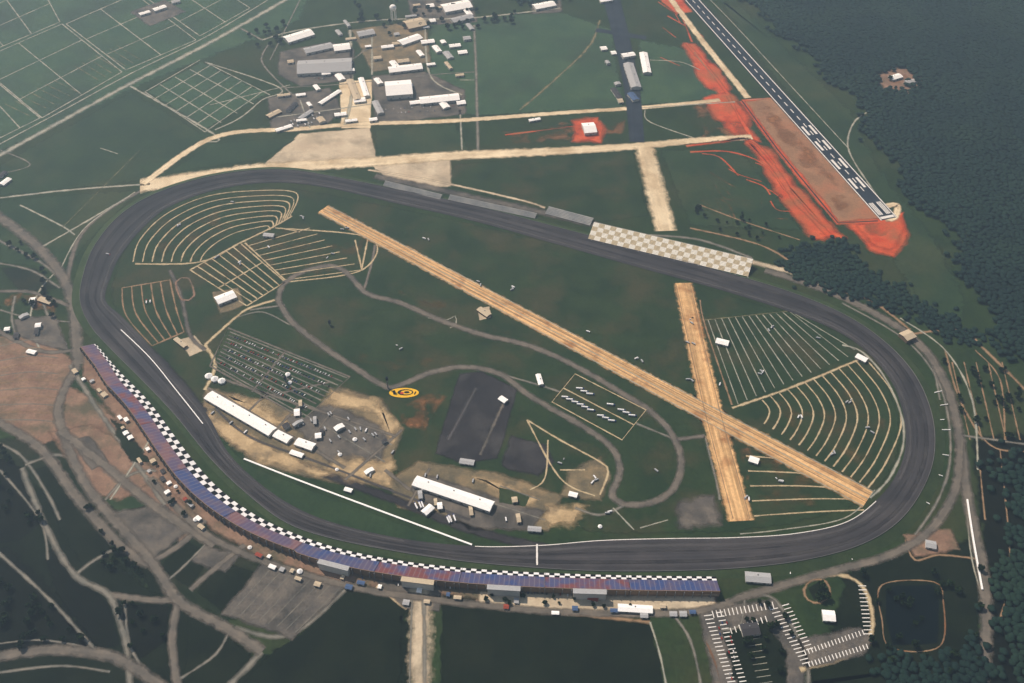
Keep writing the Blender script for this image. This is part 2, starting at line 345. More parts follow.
R([(878,208),(897,205),(894,218),(885,220)],24,'concrete',5,'apron')
# red clay
CN=dict(name='clay_ground')
D([(683,42),(694,44),(714,62),(732,88),(722,97),(705,90),(692,65)],'clay_red',3,feather=30,jit=5,**CN)
R([(686,43),(708,68),(728,94)],20,'red_clay',5,'clay_ground'); R([(694,52),(714,78)],7,'brown_clay',6,'clay_ground')
D([(742,100),(775,98),(835,160),(872,205),(880,220),(835,222),(800,180),(760,130)],'brown_clay',4,feather=8,jit=2,**CN)
D([(756,108),(770,106),(826,165),(852,198),(845,212),(836,210),(805,172)],'clay_worn',5,feather=24,jit=5,**CN)
R([(742,101),(778,150),(815,195),(838,223),(878,221)],30,'red_clay',5,smooth=False); R([(742,101),(778,150),(815,195),(838,223),(878,221)],6,'asphalt_dark',6,smooth=False)
R([(742,101),(776,98),(882,216)],20,'red_clay',5,smooth=False); R([(748,100),(776,98),(882,216)],4,'path_pale',6,smooth=False)
D([(745,140),(770,150),(800,190),(835,228),(846,238),(815,240),(790,212),(768,180)],'clay_red',4,feather=34,jit=5,**CN)
R([(750,140),(772,165),(795,200),(828,234)],28,'red_clay',4,'clay_ground'); R([(752,138),(740,118),(728,96)],18,'red_clay',4,'clay_ground')
R([(686,146),(720,142),(750,140),(775,165)],20,'red_clay',4,'clay_ground'); R([(690,152),(730,152),(765,165),(785,190)],14,'clay_red',4,'clay_ground')
D([(700,96),(730,92),(752,120),(760,142),(735,140),(715,118)],'clay_red',3,feather=34,jit=5,**CN)
for i in range(18):
    x=random.uniform(685,780);y=random.uniform(148,225); R([(x,y),(x+random.uniform(5,22),y+random.uniform(2,18)),(x+random.uniform(20,38),y+random.uniform(8,30))],random.uniform(5,12),'clay_red' if i%3==0 else 'clay_worn',3,'clay_ground')
for i in range(12):
    x=random.uniform(655,705);y=random.uniform(-5,60); R([(x,y),(x+random.uniform(8,20),y+random.uniform(8,24))],random.uniform(6,14),'clay_red',3,'clay_ground')
D([(846,222),(880,213),(903,213),(910,235),(894,258),(868,250)],'clay_red',3,feather=26,jit=5,**CN); D([(858,226),(880,218),(900,216),(904,234),(890,250),(870,244)],'red_clay',4,feather=26,jit=4,**CN); D([(862,224),(884,220),(896,226),(884,240),(870,236)],'clay_worn',5,feather=20,jit=6,**CN)
R([(505,135),(545,130),(575,126)],12,'clay_red',4,'clay_ground'); D([(570,120),(600,116),(608,130),(600,143),(573,141)],'clay_red',3,feather=30,jit=6,**CN); D([(500,130),(560,122),(630,118),(625,135),(560,142),(510,145)],'clay_worn',2,feather=30,jit=6,**CN)
D([(690,100),(730,98),(750,140),(700,138)],'clay_worn',2,feather=30,jit=6,**CN); D([(660,0),(680,-5),(692,12),(676,14)],'clay_red',3,feather=16,**CN)
D([(876,76),(892,68),(915,68),(928,80),(918,93),(890,96)],'lot_brown',3,name='clearing',feather=26,jit=4); D([(885,80),(905,74),(918,82),(905,90)],'clay_worn',5,feather=16,**CN)
R([(872,110),(856,120),(848,138),(852,158),(880,200)],8,'path_pale',4,'path'); R([(700,-10),(730,20),(790,85),(850,150)],5,'path_pale',4,'path')
# ---------- outer roads ----------
R([(-30,172),(60,122),(130,84),(200,48),(240,26),(320,-20)],26,'path_pale',5); R([(-30,160),(60,112),(130,74),(200,40),(245,14),(300,-20)],8,'path_pale')
R([(130,86),(215,135),(205,142)],12,'path_pale'); R([(0,198),(70,190),(150,184)],12,'path_pale'); R([(-10,176),(30,165),(0,150)],7,'path_grey')
R([(-10,210),(30,240),(58,270),(72,300),(76,335),(78,365)],36,'asphalt_old',5)
R([(66,285),(78,240),(105,212),(150,186)],16,'asphalt_old'); R([(-10,236),(40,262),(62,280)],13,'path_grey'); R([(40,248),(75,228),(130,196)],10,'path_pale'); R([(-10,262),(30,270),(60,288)],11,'path_grey'); R([(60,270),(85,228),(135,192)],6,'path_pale'); R([(20,205),(60,225),(75,235)],8,'path_pale')
R([(-10,292),(30,292),(70,306)],14,'asphalt_old'); R([(-10,326),(15,340),(45,352),(76,350)],16,'asphalt_old'); R([(15,296),(12,320),(20,345)],10,'path_grey'); R([(40,294),(50,320),(66,345)],10,'path_grey'); R([(0,310),(30,318),(70,322)],9,'path_grey'); R([(58,270),(40,290),(30,320),(40,350)],8,'path_pale')
R([(78,365),(60,400),(62,430),(90,490),(150,560),(178,600),(230,630),(262,652)],28,'asphalt_old',6)
R([(-10,418),(40,448),(75,495),(120,545),(150,565)],28,'asphalt_old',5); R([(60,430),(110,470),(160,510),(215,545)],28,'asphalt_old',6)
R([(22,468),(45,525),(75,575),(108,595),(125,640),(130,690)],18,'path_grey'); R([(178,600),(172,640),(178,690)],20,'asphalt_old',5)
R([(-10,658),(50,650),(105,655),(135,668),(165,690)],28,'asphalt_old',6); R([(-10,674),(60,666),(110,672)],8,'path_grey',6); R([(-10,645),(40,640),(90,648)],6,'path_grey')
R([(-10,545),(50,600),(95,650)],10,'path_grey'); R([(0,470),(40,520),(48,560)],8,'path_grey'); R([(145,565),(180,545),(205,520)],18,'asphalt_old',5); R([(190,590),(225,560),(245,545)],16,'asphalt_old',5); R([(105,500),(130,475),(160,470)],12,'path_grey',5)
R([(235,628),(290,635),(345,590)],14,'path_grey',5); R([(262,652),(225,690)],18,'path_grey',5); R([(25,465),(60,455),(95,470)],14,'path_grey'); R([(108,595),(150,600),(178,600)],18,'asphalt_old'); R([(75,575),(95,560),(122,545)],12,'path_grey'); R([(205,545),(180,570),(165,582)],8,'path_grey',5); R([(230,630),(215,655),(178,680)],9,'path_grey')
R([(70,365),(95,405),(130,455),(165,505)],16,'path_grey',6); R([(150,440),(125,478),(110,500)],8,'path_pale',6); R([(-10,440),(20,455),(45,490),(60,520)],10,'path_grey'); R([(125,600),(128,640),(140,665)],9,'path_grey')
R([(765,270),(830,292),(890,322),(925,350),(948,390),(960,440),(968,500),(984,580),(986,640),(980,690)],30,'asphalt_old',5); R([(842,303),(900,336),(932,370),(947,410),(950,460),(938,500),(915,535)],9,'path_grey'); R([(900,318),(945,350),(972,400),(978,470)],7,'path_pale')
R([(960,440),(955,490),(930,530),(890,555),(830,572),(745,596)],24,'asphalt_old',5); R([(905,335),(960,330),(985,350),(1035,400)],12,'path_brown'); R([(945,350),(960,400),(990,445),(1030,452)],8,'path_brown')
R([(975,350),(1000,380),(1005,440)],6,'path_brown'); R([(960,435),(1030,445)],10,'path_grey'); R([(980,470),(985,520)],5,'path_brown'); R([(1000,450),(1010,560),(1000,620)],5,'path_brown'); R([(940,400),(930,360),(905,335)],8,'path_grey')
for x in (958,970,982,994,1008): R([(x-6,362),(x+12,440)],5,'path_brown',3,'path')
R([(752,262),(800,275),(830,290)],24,'pale_tan',4); R([(830,290),(870,300),(910,330)],12,'path_brown')
R([(375,176),(440,190),(540,212),(600,226)],36,'lot_grey'); R([(368,170),(430,180),(520,200),(545,208)],12,'pale_tan'); R([(700,205),(745,222),(800,240)],7,'path_brown'); R([(690,228),(760,245),(800,268)],10,'path_brown'); R([(650,235),(700,240),(752,258)],14,'path_grey')
R([(966,500),(972,560),(990,620)],5,'path_pale',5)
D([(75,340),(85,375),(125,430),(170,490),(215,530),(250,552),(330,580),(400,590),(480,600),(600,610),(715,603),(716,588),(560,583),(440,578),(330,560),(250,530),(190,475),(140,420)],'lot_brown',5,name='paved_lot',feather=12)
R([(150,478),(200,530),(260,560),(345,585),(420,598),(560,612),(690,612),(745,596)],20,'asphalt_old',7)
R([(421,588),(420,700)],56,'pale_tan',6,smooth=False); R([(412,600),(409,700)],5,'path_grey',8,smooth=False); R([(424,600),(425,700)],12,'path_grey',8)
R([(378,585),(408,608)],16,'concrete',6); R([(476,600),(560,612),(650,622)],12,'path_brown'); D([(375,580),(440,586),(440,612),(405,610)],'lot_grey',6,name='paved_lot',feather=8); D([(480,592),(600,596),(715,592),(715,606),(600,614),(480,606)],'pale_tan',6,name='paved_lot',feather=12)
R([(650,622),(660,655),(668,695)],6,'path_pale',5); R([(668,608),(690,640),(702,690)],8,'path_grey',5); R([(690,610),(712,655),(722,690)],9,'clay_worn',5)
R([(745,596),(800,582),(840,575),(865,590),(872,630),(850,655),(800,670)],12,'dirt_path',5); R([(745,596),(775,600),(805,655),(808,690)],12,'path_grey',5)
# lots left
D([(-20,345),(30,338),(72,362),(62,400),(60,428),(40,445),(0,425),(-20,420)],'lot_brown',4,name='paved_lot',curve=True)
D([(66,385),(95,400),(150,455),(205,520),(180,545),(150,500),(120,485),(85,480),(62,430)],'lot_brown',4,name='paved_lot',feather=16); D([(50,432),(90,425),(130,445),(160,478),(120,500),(95,495)],'lot_brown',4,name='paved_lot',feather=16)
D([(15,320),(55,315),(68,350),(40,345),(18,335)],'lot_grey',4,name='paved_lot'); D([(0,300),(22,290),(60,300),(60,312),(15,316)],'clay_worn',3,feather=30,**CN); D([(110,418),(128,430),(150,462),(130,462)],'grass_dusk',6,feather=10); D([(70,440),(90,436),(108,462),(92,470)],'lot_grey',6,feather=10,name='paved_lot')
for i in range(11): R([(-15,350+i*7),(30,340+i*8),(58,342+i*8)],4,'path_brown' if i%2 else 'path_grey',6,'path')
D([(262,565),(345,587),(292,638),(222,614)],'lot_grey',6,name='paved_lot'); D([(108,512),(165,505),(188,532),(150,560),(128,545)],'lot_grey',4,name='paved_lot',feather=14); D([(205,545),(240,555),(225,572),(190,560)],'lot_grey',4,name='paved_lot')
for i in range(8): R([(270+i*10,570+i*2.6),(232+i*9,612+i*3)],2.5,'path_grey',8,'path')
# bottom right
D([(698,608),(775,600),(803,655),(805,700),(718,700)],'lot_grey',4,name='paved_lot'); D([(724,634),(765,620),(786,652),(784,690),(738,690)],'grass_dark',5)
def ticks(a,b,k,dx,dy,w_=2.2,m='white_line'):
    for i in range(k):
        t=i/(k-1); x=a[0]+(b[0]-a[0])*t; y=a[1]+(b[1]-a[1])*t; R([(x,y),(x+dx,y+dy)],w_,m,8,'painted_line',smooth=False)
ticks((704,616),(730,690),20,8,-1,2); ticks((716,613),(742,690),20,7,-1,2); ticks((770,610),(802,664),16,8,-2,2); ticks((782,606),(806,650),13,7,-2,2); ticks((712,611),(772,602),16,2,7,2); ticks((730,628),(765,616),9,2,6,2)
ticks((804,650),(862,630),18,2,5,2); ticks((808,662),(866,644),18,2,5,2); ticks((858,586),(864,634),13,8,0,2); ticks((746,640),(760,690),9,14,-2,1.8,'path_pale')
D([(800,640),(860,628),(872,640),(862,655),(806,668)],'lot_grey',5,name='paved_lot')
R([(804,590),(812,580),(826,582),(830,594),(820,603),(808,600)],8,'path_brown',6,'path',closed=True); D([(808,588),(820,582),(828,594),(814,600)],'grass_dark',5,feather=4)
R([(882,585),(934,582),(943,600),(940,646),(891,648),(882,620)],6,'clay_worn',4,'bank',closed=True)
R([(882,585),(934,582),(943,600),(940,646),(891,648),(882,620)],4,'path_brown',3,'bank',closed=True)
D([(886,587),(933,585),(939,602),(937,643),(893,645),(886,618)],'pond_water',6,name='water',feather=1,jit=1)
R([(985,560),(940,555),(915,560),(905,540)],7,'path_brown'); D([(905,535),(950,530),(960,550),(915,556)],'lot_brown',3,name='paved_lot'); R([(745,596),(740,625),(722,630)],6,'path_grey',5)
# ---------- infield paving ----------
R([(118,335),(150,352),(180,383),(207,415),(245,445),(320,472),(400,502),(475,531),(550,549)],26,'asphalt_dark',4,'pit_road'); R([(215,408),(250,437),(320,463),(400,494),(470,520)],8,'asphalt_pale',5,'pit_road')
D([(205,424),(245,463),(300,486),(380,516),(468,548),(400,545),(332,528),(292,511),(255,486),(226,456)],'grass_mid',5,name='grass',feather=5,jit=1)
R([(540,553),(620,556),(735,552)],18,'asphalt_dark',4,'pit_road')
RC=[(278,300),(284,284),(305,271),(332,266),(350,276),(366,293),(400,303),(440,320),(480,334),(530,346),(575,366),(620,392),(655,415),(675,440),(681,465),(672,490),(650,503),(625,505)]
R(RC,20,'asphalt_old',5,'road_course')
R([(278,300),(292,322),(322,346),(355,368),(384,386),(398,386),(430,373),(465,367),(500,374),(530,396),(580,425),(610,446),(620,470),(612,495),(625,505)],20,'asphalt_old',5,'road_course')
R([(375,245),(372,262),(364,290)],9,'asphalt_old'); R([(500,374),(560,392),(640,425),(672,438)],9,'path_grey'); R([(672,440),(705,436)],14,'asphalt_old'); R([(250,310),(285,305)],10,'path_grey'); R([(625,505),(600,515),(575,508)],10,'path_grey')
D([(460,374),(482,372),(517,390),(497,458),(462,462),(436,453)],'asphalt_dark',4,name='paved_lot',feather=10,jit=1)
R([(448,440),(476,388)],14,'asphalt_pale',5,'path'); R([(480,455),(505,400)],10,'lot_grey',5,'path')
D([(512,436),(545,446),(552,462),(538,476),(502,466)],'asphalt_dark',4,name='paved_lot',feather=16)
D([(388,405),(436,388),(450,396),(425,435),(400,425)],'clay_worn',3,feather=24,**CN)
LN=dict(name='paved_lot')
D([(206,388),(260,400),(330,385),(382,400),(402,430),(388,470),(398,487),(330,482),(260,464),(200,420)],'lot_infield',3,feather=14,**LN)
D([(285,418),(330,405),(395,432),(378,462),(330,462)],'lot_grey',4,feather=18,**LN); D([(330,388),(372,397),(382,412),(348,410),(325,400)],'sand',5,feather=24,**LN)
D([(338,456),(394,462),(390,485),(345,480),(322,468)],'sand',4,name='apron',feather=24); D([(208,410),(268,444),(330,474),(318,478),(250,458),(204,424)],'sand',4,name='apron',feather=16); D([(225,392),(262,404),(290,425),(270,428),(232,408)],'sand',4,name='apron',feather=24); D([(378,402),(400,425),(392,445),(380,430)],'sand',5,name='apron',feather=20)
D([(390,480),(418,462),(500,474),(562,496),(548,530),(470,528),(400,506)],'lot_infield',3,feather=14,**LN)
D([(410,490),(425,474),(500,500),(545,512),(530,530),(470,528)],'lot_grey',4,feather=14,**LN); D([(545,504),(585,506),(578,524),(548,528)],'sand',4,feather=24,**LN); D([(570,472),(600,458),(610,475),(600,500),(560,495)],'lot_infield',4,feather=16,**LN); D([(472,477),(500,480),(540,500),(525,506),(495,490)],'sand',5,feather=16,**LN)
for a,b,w_ in [((208,388),(345,468),10),((225,380),(395,436),9),((260,398),(330,382),8),((300,412),(385,462),5),((310,406),(392,445),5),((402,430),(345,480),9),((408,506),(430,468),8),((420,480),(545,520),6),((385,470),(410,490),10),((500,486),(540,500),5),((240,420),(268,392),7),((270,436),(300,404),7),((300,452),(335,408),7)]: R([a,b],w_,'path_grey' if w_<7 else 'asphalt_old',6,'road')
D([(500,488),(530,496),(525,506),(500,502)],'grass_mid',6,feather=4); D([(228,328),(350,377),(304,419),(210,366)],'grass_mid',4,feather=5,**LN)
for i in range(11): t=i/10; R([(230+(214-230)*t,332+(365-332)*t),(347+(303-347)*t,378+(415-378)*t)],5.5,'lot_grey' if i%2 else 'path_grey',6,'road')
R([(228,328),(350,377),(304,419),(210,366)],7,'asphalt_old',7,'road',closed=True,smooth=False); R([(285,352),(252,392)],7,'asphalt_old',7,'road')
D([(575,374),(646,410),(622,440),(552,402)],'grass_infield',4)
R([(575,374),(646,410),(622,440),(552,402)],5,'dirt_path',6,'path',closed=True,smooth=False); R([(563,388),(634,425)],5,'dirt_path',6,'path')
R([(527,420),(560,440),(600,462),(608,472),(600,495)],7,'dirt_path',5,'path'); R([(527,420),(560,478),(595,496)],6,'dirt_path',5,'path'); R([(548,440),(545,478),(530,490)],5,'dirt_path',5,'path'); R([(560,470),(585,470)],5,'dirt_path',5,'path')
D([(678,504),(714,496),(720,524),(680,528)],'lot_grey',3,feather=24,**LN); R([(705,436),(716,480),(720,500)],8,'path_grey')
D([(330,350),(420,352),(440,362),(400,375),(345,362)],'clay_faint',2,feather=26,jit=6,**CN); D([(395,290),(450,300),(455,315),(410,305)],'clay_faint',2,feather=30,**CN)
R([(428,318),(447,320),(455,316),(456,324),(450,328)],4,'path_pale',5,'path'); D([(477,309),(490,306),(492,318),(480,320)],'pale_tan',4,name='apron',feather=4); R([(613,508),(634,530)],5,'path_pale',5,'path'); R([(640,528),(668,520)],5,'path_pale',5,'path')
# ---------- campground ----------
def lerp(a,b,t): return (a[0]+(b[0]-a[0])*t,a[1]+(b[1]-a[1])*t)
def family(A,B,k,w_,m,z=5):
    for i in range(k):
        t=i/(k-1); R([lerp(a,b,t) for a,b in zip(A,B)],w_*random.uniform(.9,1.1),m,z,'path')
family([(133,262),(140,240),(165,215),(205,197),(250,191),(296,193),(290,216)],[(200,262),(204,254),(216,243),(235,233),(255,228),(268,226),(270,230)],8,5.5,'dirt_path')
D([(150,262),(160,235),(200,208),(250,200),(285,202),(270,226),(235,234),(205,258)],'clay_faint',3,name='worn_ground',feather=20); D([(190,268),(240,243),(275,226),(368,240),(360,268),(285,282),(247,304)],'clay_faint',3,name='worn_ground',feather=20)
R([(135,264),(200,262),(240,243),(275,226),(292,216)],9,'dirt_path')
family([(190,270),(247,306)],[(240,243),(285,282)],8,5,'dirt_path'); family([(190,270),(240,243)],[(247,306),(285,282)],3,6,'dirt_path'); family([(245,243),(285,280)],[(355,240),(362,270)],2,6,'dirt_path')
family([(248,246),(310,228)],[(285,280),(362,270)],8,4.5,'dirt_path'); family([(280,228),(300,232)],[(368,238),(362,268)],2,6,'dirt_path'); R([(275,228),(370,238),(362,270),(288,282)],7,'dirt_path')
family([(122,288),(126,315),(152,346)],[(170,280),(176,308),(184,332)],6,5.5,'path_brown'); R([(122,288),(170,280)],6,'path_brown'); R([(152,346),(184,332)],7,'path_brown')
R([(170,270),(182,300),(190,335),(205,350)],14,'lot_grey',5); R([(176,282),(188,278),(194,296),(182,300)],8,'lot_brown',5,closed=True)
R([(205,345),(235,318),(250,308),(275,300)],11,'dirt_path'); R([(205,345),(215,365),(205,390)],12,'dirt_path'); R([(235,318),(262,312),(290,325)],6,'path_grey')
D([(178,340),(195,335),(205,350),(190,356)],'pale_tan',5,name='apron',feather=5); D([(212,292),(238,288),(244,305),(220,314)],'lot_infield',4,name='apron',feather=8)
family([(708,320),(738,404)],[(790,312),(848,357)],13,3.8,'path_pale'); R([(705,320),(790,311)],5,'dirt_faint'); R([(790,311),(855,350)],4,'path_pale'); R([(732,408),(790,388),(858,360)],9,'dirt_path'); R([(700,300),(705,325),(732,405)],6,'path_brown')
for i in range(13):
    t=i/12; s0=lerp((762,400),(864,357),t); e0=lerp((764,424),(868,488),t); bx=6+26*t; l_=lambda q:lerp(s0,e0,q)
    R([s0,(l_(.25)[0]+bx*0.8,l_(.25)[1]),(l_(.5)[0]+bx*1.1,l_(.5)[1]),(l_(.8)[0]+bx*0.6,l_(.8)[1]),e0],random.uniform(4.5,5.5),'dirt_path',5,'path')
for t in (0,1,2,3,4): R([(746+t*2,456+t*15),(790+t*6,460+t*13),(808+t*14,466+t*11)],5,'dirt_path',5,'path')
R([(842,345),(862,352),(885,378),(902,418),(902,450),(888,480),(870,498)],8,'path_pale',5); R([(875,490),(845,518),(780,530),(740,534)],4,'path_pale',5)
D([(738,448),(758,446),(764,480),(745,482)],'clay_worn',5,feather=12,**CN); D([(770,402),(858,368),(890,420),(870,480),(800,440)],'clay_faint',3,name='worn_ground',feather=20); D([(746,455),(800,462),(850,500),(760,520)],'clay_faint',3,name='worn_ground',feather=20)
# ---------- upper left ----------
def grid(q,a_,b_,w_=6,m='path_pale'):
    family([q[0],q[1]],[q[3],q[2]],a_,w_,m,4); family([q[0],q[3]],[q[1],q[2]],b_,w_,m,4)
grid([(-25,62),(62,24),(122,72),(42,118)],4,3); grid([(66,24),(135,-6),(196,40),(126,70)],4,3); grid([(138,-8),(190,-30),(250,8),(200,36)],4,3); grid([(-60,30),(40,-15),(60,22),(-25,58)],3,4); grid([(-20,100),(-25,64),(40,118),(0,138)],2,3)
for i in range(7): R([(5+i*8,104-i*4),(30+i*8,116-i*4)],4,'dirt_faint',4,'path'); R([(75+i*7,66-i*3.4),(98+i*7,80-i*3.4)],4,'dirt_faint',4,'path')
family([(145,92),(200,60)],[(205,132),(262,92)],7,6,'path_pale'); family([(145,92),(205,132)],[(205,62),(270,95)],5,6,'path_pale',6); D([(148,92),(202,62),(266,94),(206,128)],'grass_light',3,feather=10)
R([(205,62),(280,88),(262,100),(240,118),(215,130)],9,'path_pale'); R([(268,45),(262,62),(285,88),(300,100)],10,'path_grey'); R([(262,40),(300,30),(380,20),(470,18),(560,8)],14,'path_pale'); R([(210,105),(290,85)],6,'path_pale'); R([(240,28),(262,40)],12,'path_grey'); R([(270,60),(300,0)],7,'path_grey'); R([(60,230),(140,150)],3,'dirt_faint',4); R([(100,148),(118,154)],5,'path_pale')
D([(280,52),(330,42),(354,50),(352,80),(300,86),(278,74)],'lot_grey',4,**LN); D([(340,82),(372,80),(370,128),(342,128)],'concrete',4,feather=8,**LN); D([(372,76),(425,72),(464,90),(466,114),(376,124)],'lot_grey',4,**LN); D([(268,98),(330,88),(342,110),(320,130),(272,132)],'lot_grey',3,**LN); D([(408,0),(470,-5),(477,22),(413,26)],'lot_grey',3,**LN); D([(352,30),(425,20),(430,62),(372,72)],'lot_infield',3,**LN); D([(530,-2),(560,-4),(562,12),(532,14)],'lot_grey',3,**LN)
R([(425,20),(430,75),(462,95)],10,'path_pale'); R([(350,30),(352,90),(345,125)],16,'path_pale'); R([(372,75),(372,30)],9,'path_pale'); R([(460,110),(462,150)],8,'path_pale'); R([(460,80),(478,80)],6,'path_pale'); R([(280,88),(345,84),(430,75),(474,72)],8,'path_grey',5); R([(270,118),(345,108),(372,104)],8,'path_pale',5); R([(320,60),(350,60),(372,48),(425,42)],8,'path_grey',5); R([(300,100),(310,128)],7,'path_pale',5)
D([(130,12),(165,0),(185,12),(150,26)],'lot_grey',5,**LN); R([(645,110),(650,122),(700,140)],7,'path_pale'); R([(648,60),(680,62),(700,70)],6,'path_pale'); R([(640,108),(735,102)],8,'path_pale',5)
# ---------- grandstands ----------
FL=[(96,344),(120,372),(150,403),(185,450),(215,485),(250,512),(290,532),(340,549),(400,561),(460,568),(520,572),(580,574.5),(640,576),(716,577)]
def resample(L,step):
    d=[0]
    for i in range(1,len(L)): d.append(d[-1]+(L[i]-L[i-1]).length)
    n_=max(2,int(d[-1]/step)); xs=np.linspace(0,d[-1],n_+1); A=np.array([tuple(v) for v in L])
    return [Vector(tuple(np.interp(x,d,A[:,c]) for c in range(3))) for x in xs]
fl=resample(cr([P(*q) for q in FL],False,10),8.0)
NF=len(fl)-1
NS=10; per=len(fl)//NS
def stepped(path,sign,d0,z0,d1,z1,rows,m,name,parent,s0=0):
    V=[];UV=[];Fc=[];s=s0; prof=[]
    for r in range(rows):
        z=z0+(z1-z0)*(r+1)/rows; prof+=[(d0+(d1-d0)*r/rows,z),(d0+(d1-d0)*(r+1)/rows,z)]
    prof=[(d0,z0)]+prof; k=len(prof)
    for i,p in enumerate(path):
        if i: s+=(p-path[i-1]).length
        t=tang(path,i); nr=Vector((t.y,-t.x,0))*sign
        for (d,z) in prof: v=p+nr*d; v.z=z; V.append(v); UV.append((s,d-d0+0.01))
    for i in range(len(path)-1):
        for j in range(k-1): a=i*k+j;b=a+k; Fc.append((a,b,b+1,a+1))
    return obj(name,V,Fc,m,UV,parent=parent)
seatm=['seats_purple','seats_maroon','seats_purple','seats_blue','seats_purple','seats_blue','seats_maroon','seats_blue','seats_maroon','seats_blue']
def cw(i): return float(np.interp(i/NF,[0,0.05,0.1,0.3,0.4,0.5,0.62,1],[4,6,15,20,16,12,10,9]))
def cz(i): return 1.3+cw(i)*float(np.interp(i/NF,[.35,.5],[.28,.08]))
CU=[0.0]
for i in range(NF): CU.append(CU[-1]+8.0/float(np.interp(i/NF,[0,.1,.35,.55,1],[7,11,12,10,9])))
for sct in range(NS):
    a=sct*per; b=(sct+1)*per if sct<NS-1 else NF; ids=list(range(a,b+1)); path=[fl[i].copy() for i in ids]
    if sct: path[0]=path[0].lerp(path[1],0.1)
    e=bpy.data.objects.new('grandstand',None); COL.objects.link(e)
    cname={'seats_purple':'purple','seats_maroon':'maroon','seats_blue':'blue'}[seatm[sct]]
    tag(e,f'long {cname} seated grandstand with checkered lower rows','grandstand','grandstands along the front straight')
    V=[];UV=[];Fc=[]
    for i,p in zip(ids,path):
        t=tang(path,i-a); nr=Vector((t.y,-t.x,0))
        for d,z,v_ in ((0,0,-0.01),(0,1.2,0.01),(cw(i),cz(i),0.99)): v=p+nr*d; v.z=z; V.append(v); UV.append((CU[i],v_))
    for i in range(len(path)-1):
        for j in range(2): q=i*3+j; Fc.append((q,q+3,q+4,q+1))
    obj('checkered_seating',V,Fc,'check_bw',UV,parent=e)
    rows=11; V=[];UV=[];Fc=[]; K=2*rows+1; zt=17 if sct>0 else 12; DE=[]
    for i,p in zip(ids,path):
        t=tang(path,i-a); nr=Vector((t.y,-t.x,0)); d0=cw(i)+0.4; d1=d0+(27 if i<NF*.5 else 30); z0=cz(i)+0.3; DE.append(d1)
        pr=[(d0,z0)]
        for r in range(rows): z=z0+(zt-z0)*(r+1)/rows; pr+=[(d0+(d1-d0)*r/rows,z),(d0+(d1-d0)*(r+1)/rows,z)]
        for d,z in pr: v=p+nr*d; v.z=z; V.append(v); UV.append((i*8.0,d-d0))
    for i in range(len(path)-1):
        for j in range(K-1): q=i*K+j; Fc.append((q,q+K,q+K+1,q+1))
    obj('seat_bank',V,Fc,seatm[sct],UV,parent=e)
    V=[];Fc=[]
    for i,p in enumerate(path):
        t=tang(path,i); nr=Vector((t.y,-t.x,0)); dep=DE[i]
        for d,z in ((dep+0.1,0),(dep+0.1,zt+1.2),(dep+1.2,zt+1.2),(dep+1.2,0)): v=p+nr*d; v.z=z; V.append(v)
    for i in range(len(path)-1):
        for q in range(3): aa=4*i+q; Fc.append((aa,aa+4,aa+5,aa+1))
    obj('back_wall',V,Fc,'brown_wall',parent=e)
    for i in range(0,len(path)-1,2):
        t=tang(path,i); nr=Vector((t.y,-t.x,0)); p=path[i]+nr*(DE[i]+3); ang=math.atan2(t.y,t.x)
        MB().box((p.x,p.y,zt/2),(1.2,3.4,zt),0,ang,0.7).make('support_column',['steel'],e)
    if sct in (5,6,7,8):
        mid=path[len(path)//2]; t=tang(path,len(path)//2); nr=Vector((t.y,-t.x,0)); p=mid+nr*(DE[0]+7.5); ang=math.atan2(t.y,t.x); L_=min(58,len(path)*6)
        MB().box((p.x,p.y,(zt+4)/2),(L_,8,zt+4),0,ang).make('press_box',['wall_white'],e)
        MB().box((p.x,p.y,zt+4.4),(L_+2,10,0.8),0,ang).make('roof',['roof_grey' if sct!=6 else 'roof_tan'],e)
        q=p-nr*4.1; MB().box((q.x,q.y,zt+2.6),(L_-2,0.4,2.0),0,ang).make('window',['glass'],e)
e=bpy.data.objects.new('grandstand',None); COL.objects.link(e); tag(e,'wide beige and white checkered bleacher grandstand beside the back straight','grandstand')
bp=resample([P(588,239,1),P(748,277,1)],10)
stepped(bp,-1,0,1.5,46,20,14,'check_beige','seat_bank',e)
V=[];Fc=[]
for i,p in enumerate(bp):
    t=tang(bp,i); nr=Vector((-t.y,t.x,0))
    for d,z in ((46.1,0),(46.1,21),(47,21),(47,0)): v=p+nr*d; v.z=z; V.append(v)
for i in range(len(bp)-1):
    for q in range(3): aa=4*i+q; Fc.append((aa,aa+4,aa+5,aa+1))
obj('back_wall',V,Fc,'wall_white',parent=e)
for k_ in (0,-1):
    p=bp[k_]; t=tang(bp,0); nr=Vector((-t.y,t.x,0)); off=t*(0.3 if k_ else -0.3)
    V=[p+off,p+nr*46+off,p+nr*46+off+Vector((0,0,20))]; obj('side_wall',V,[(0,1,2)],'steel',parent=e)
for i in range(1,len(bp),3):
    t=tang(bp,i); nr=Vector((-t.y,t.x,0)); p=bp[i]-nr*2.5; MB().box((p.x,p.y,1.6),(3,3,1.2),0,math.atan2(t.y,t.x)).make('entry_stair',['steel'],e)
for (a,b) in [((545,214),(590,226)),((383,186),(440,200)),((448,200),(535,219))]:
    e=bpy.data.objects.new('grandstand',None); COL.objects.link(e); tag(e,'low grey metal bleacher standing beside the back straight','grandstand','small bleachers by the back straight')
    bq=resample([P(*a),P(*b)],10); stepped(bq,-1,0,1,16 if a[0]!=545 else 26,7,6,'seats_grey','seat_bank',e)
    for p in bq:
        t=tang(bq,0); nr=Vector((-t.y,t.x,0)); q=p+nr*(17 if a[0]!=545 else 27); MB().box((q.x,q.y,3.4),(0.6,0.6,6.8)).make('support_post',['steel'],e)
def pxwall(px,h,wd,name,label,m='white'): return wall_along(cr([P(*q) for q in px],False,12),h,wd,m,name,label)
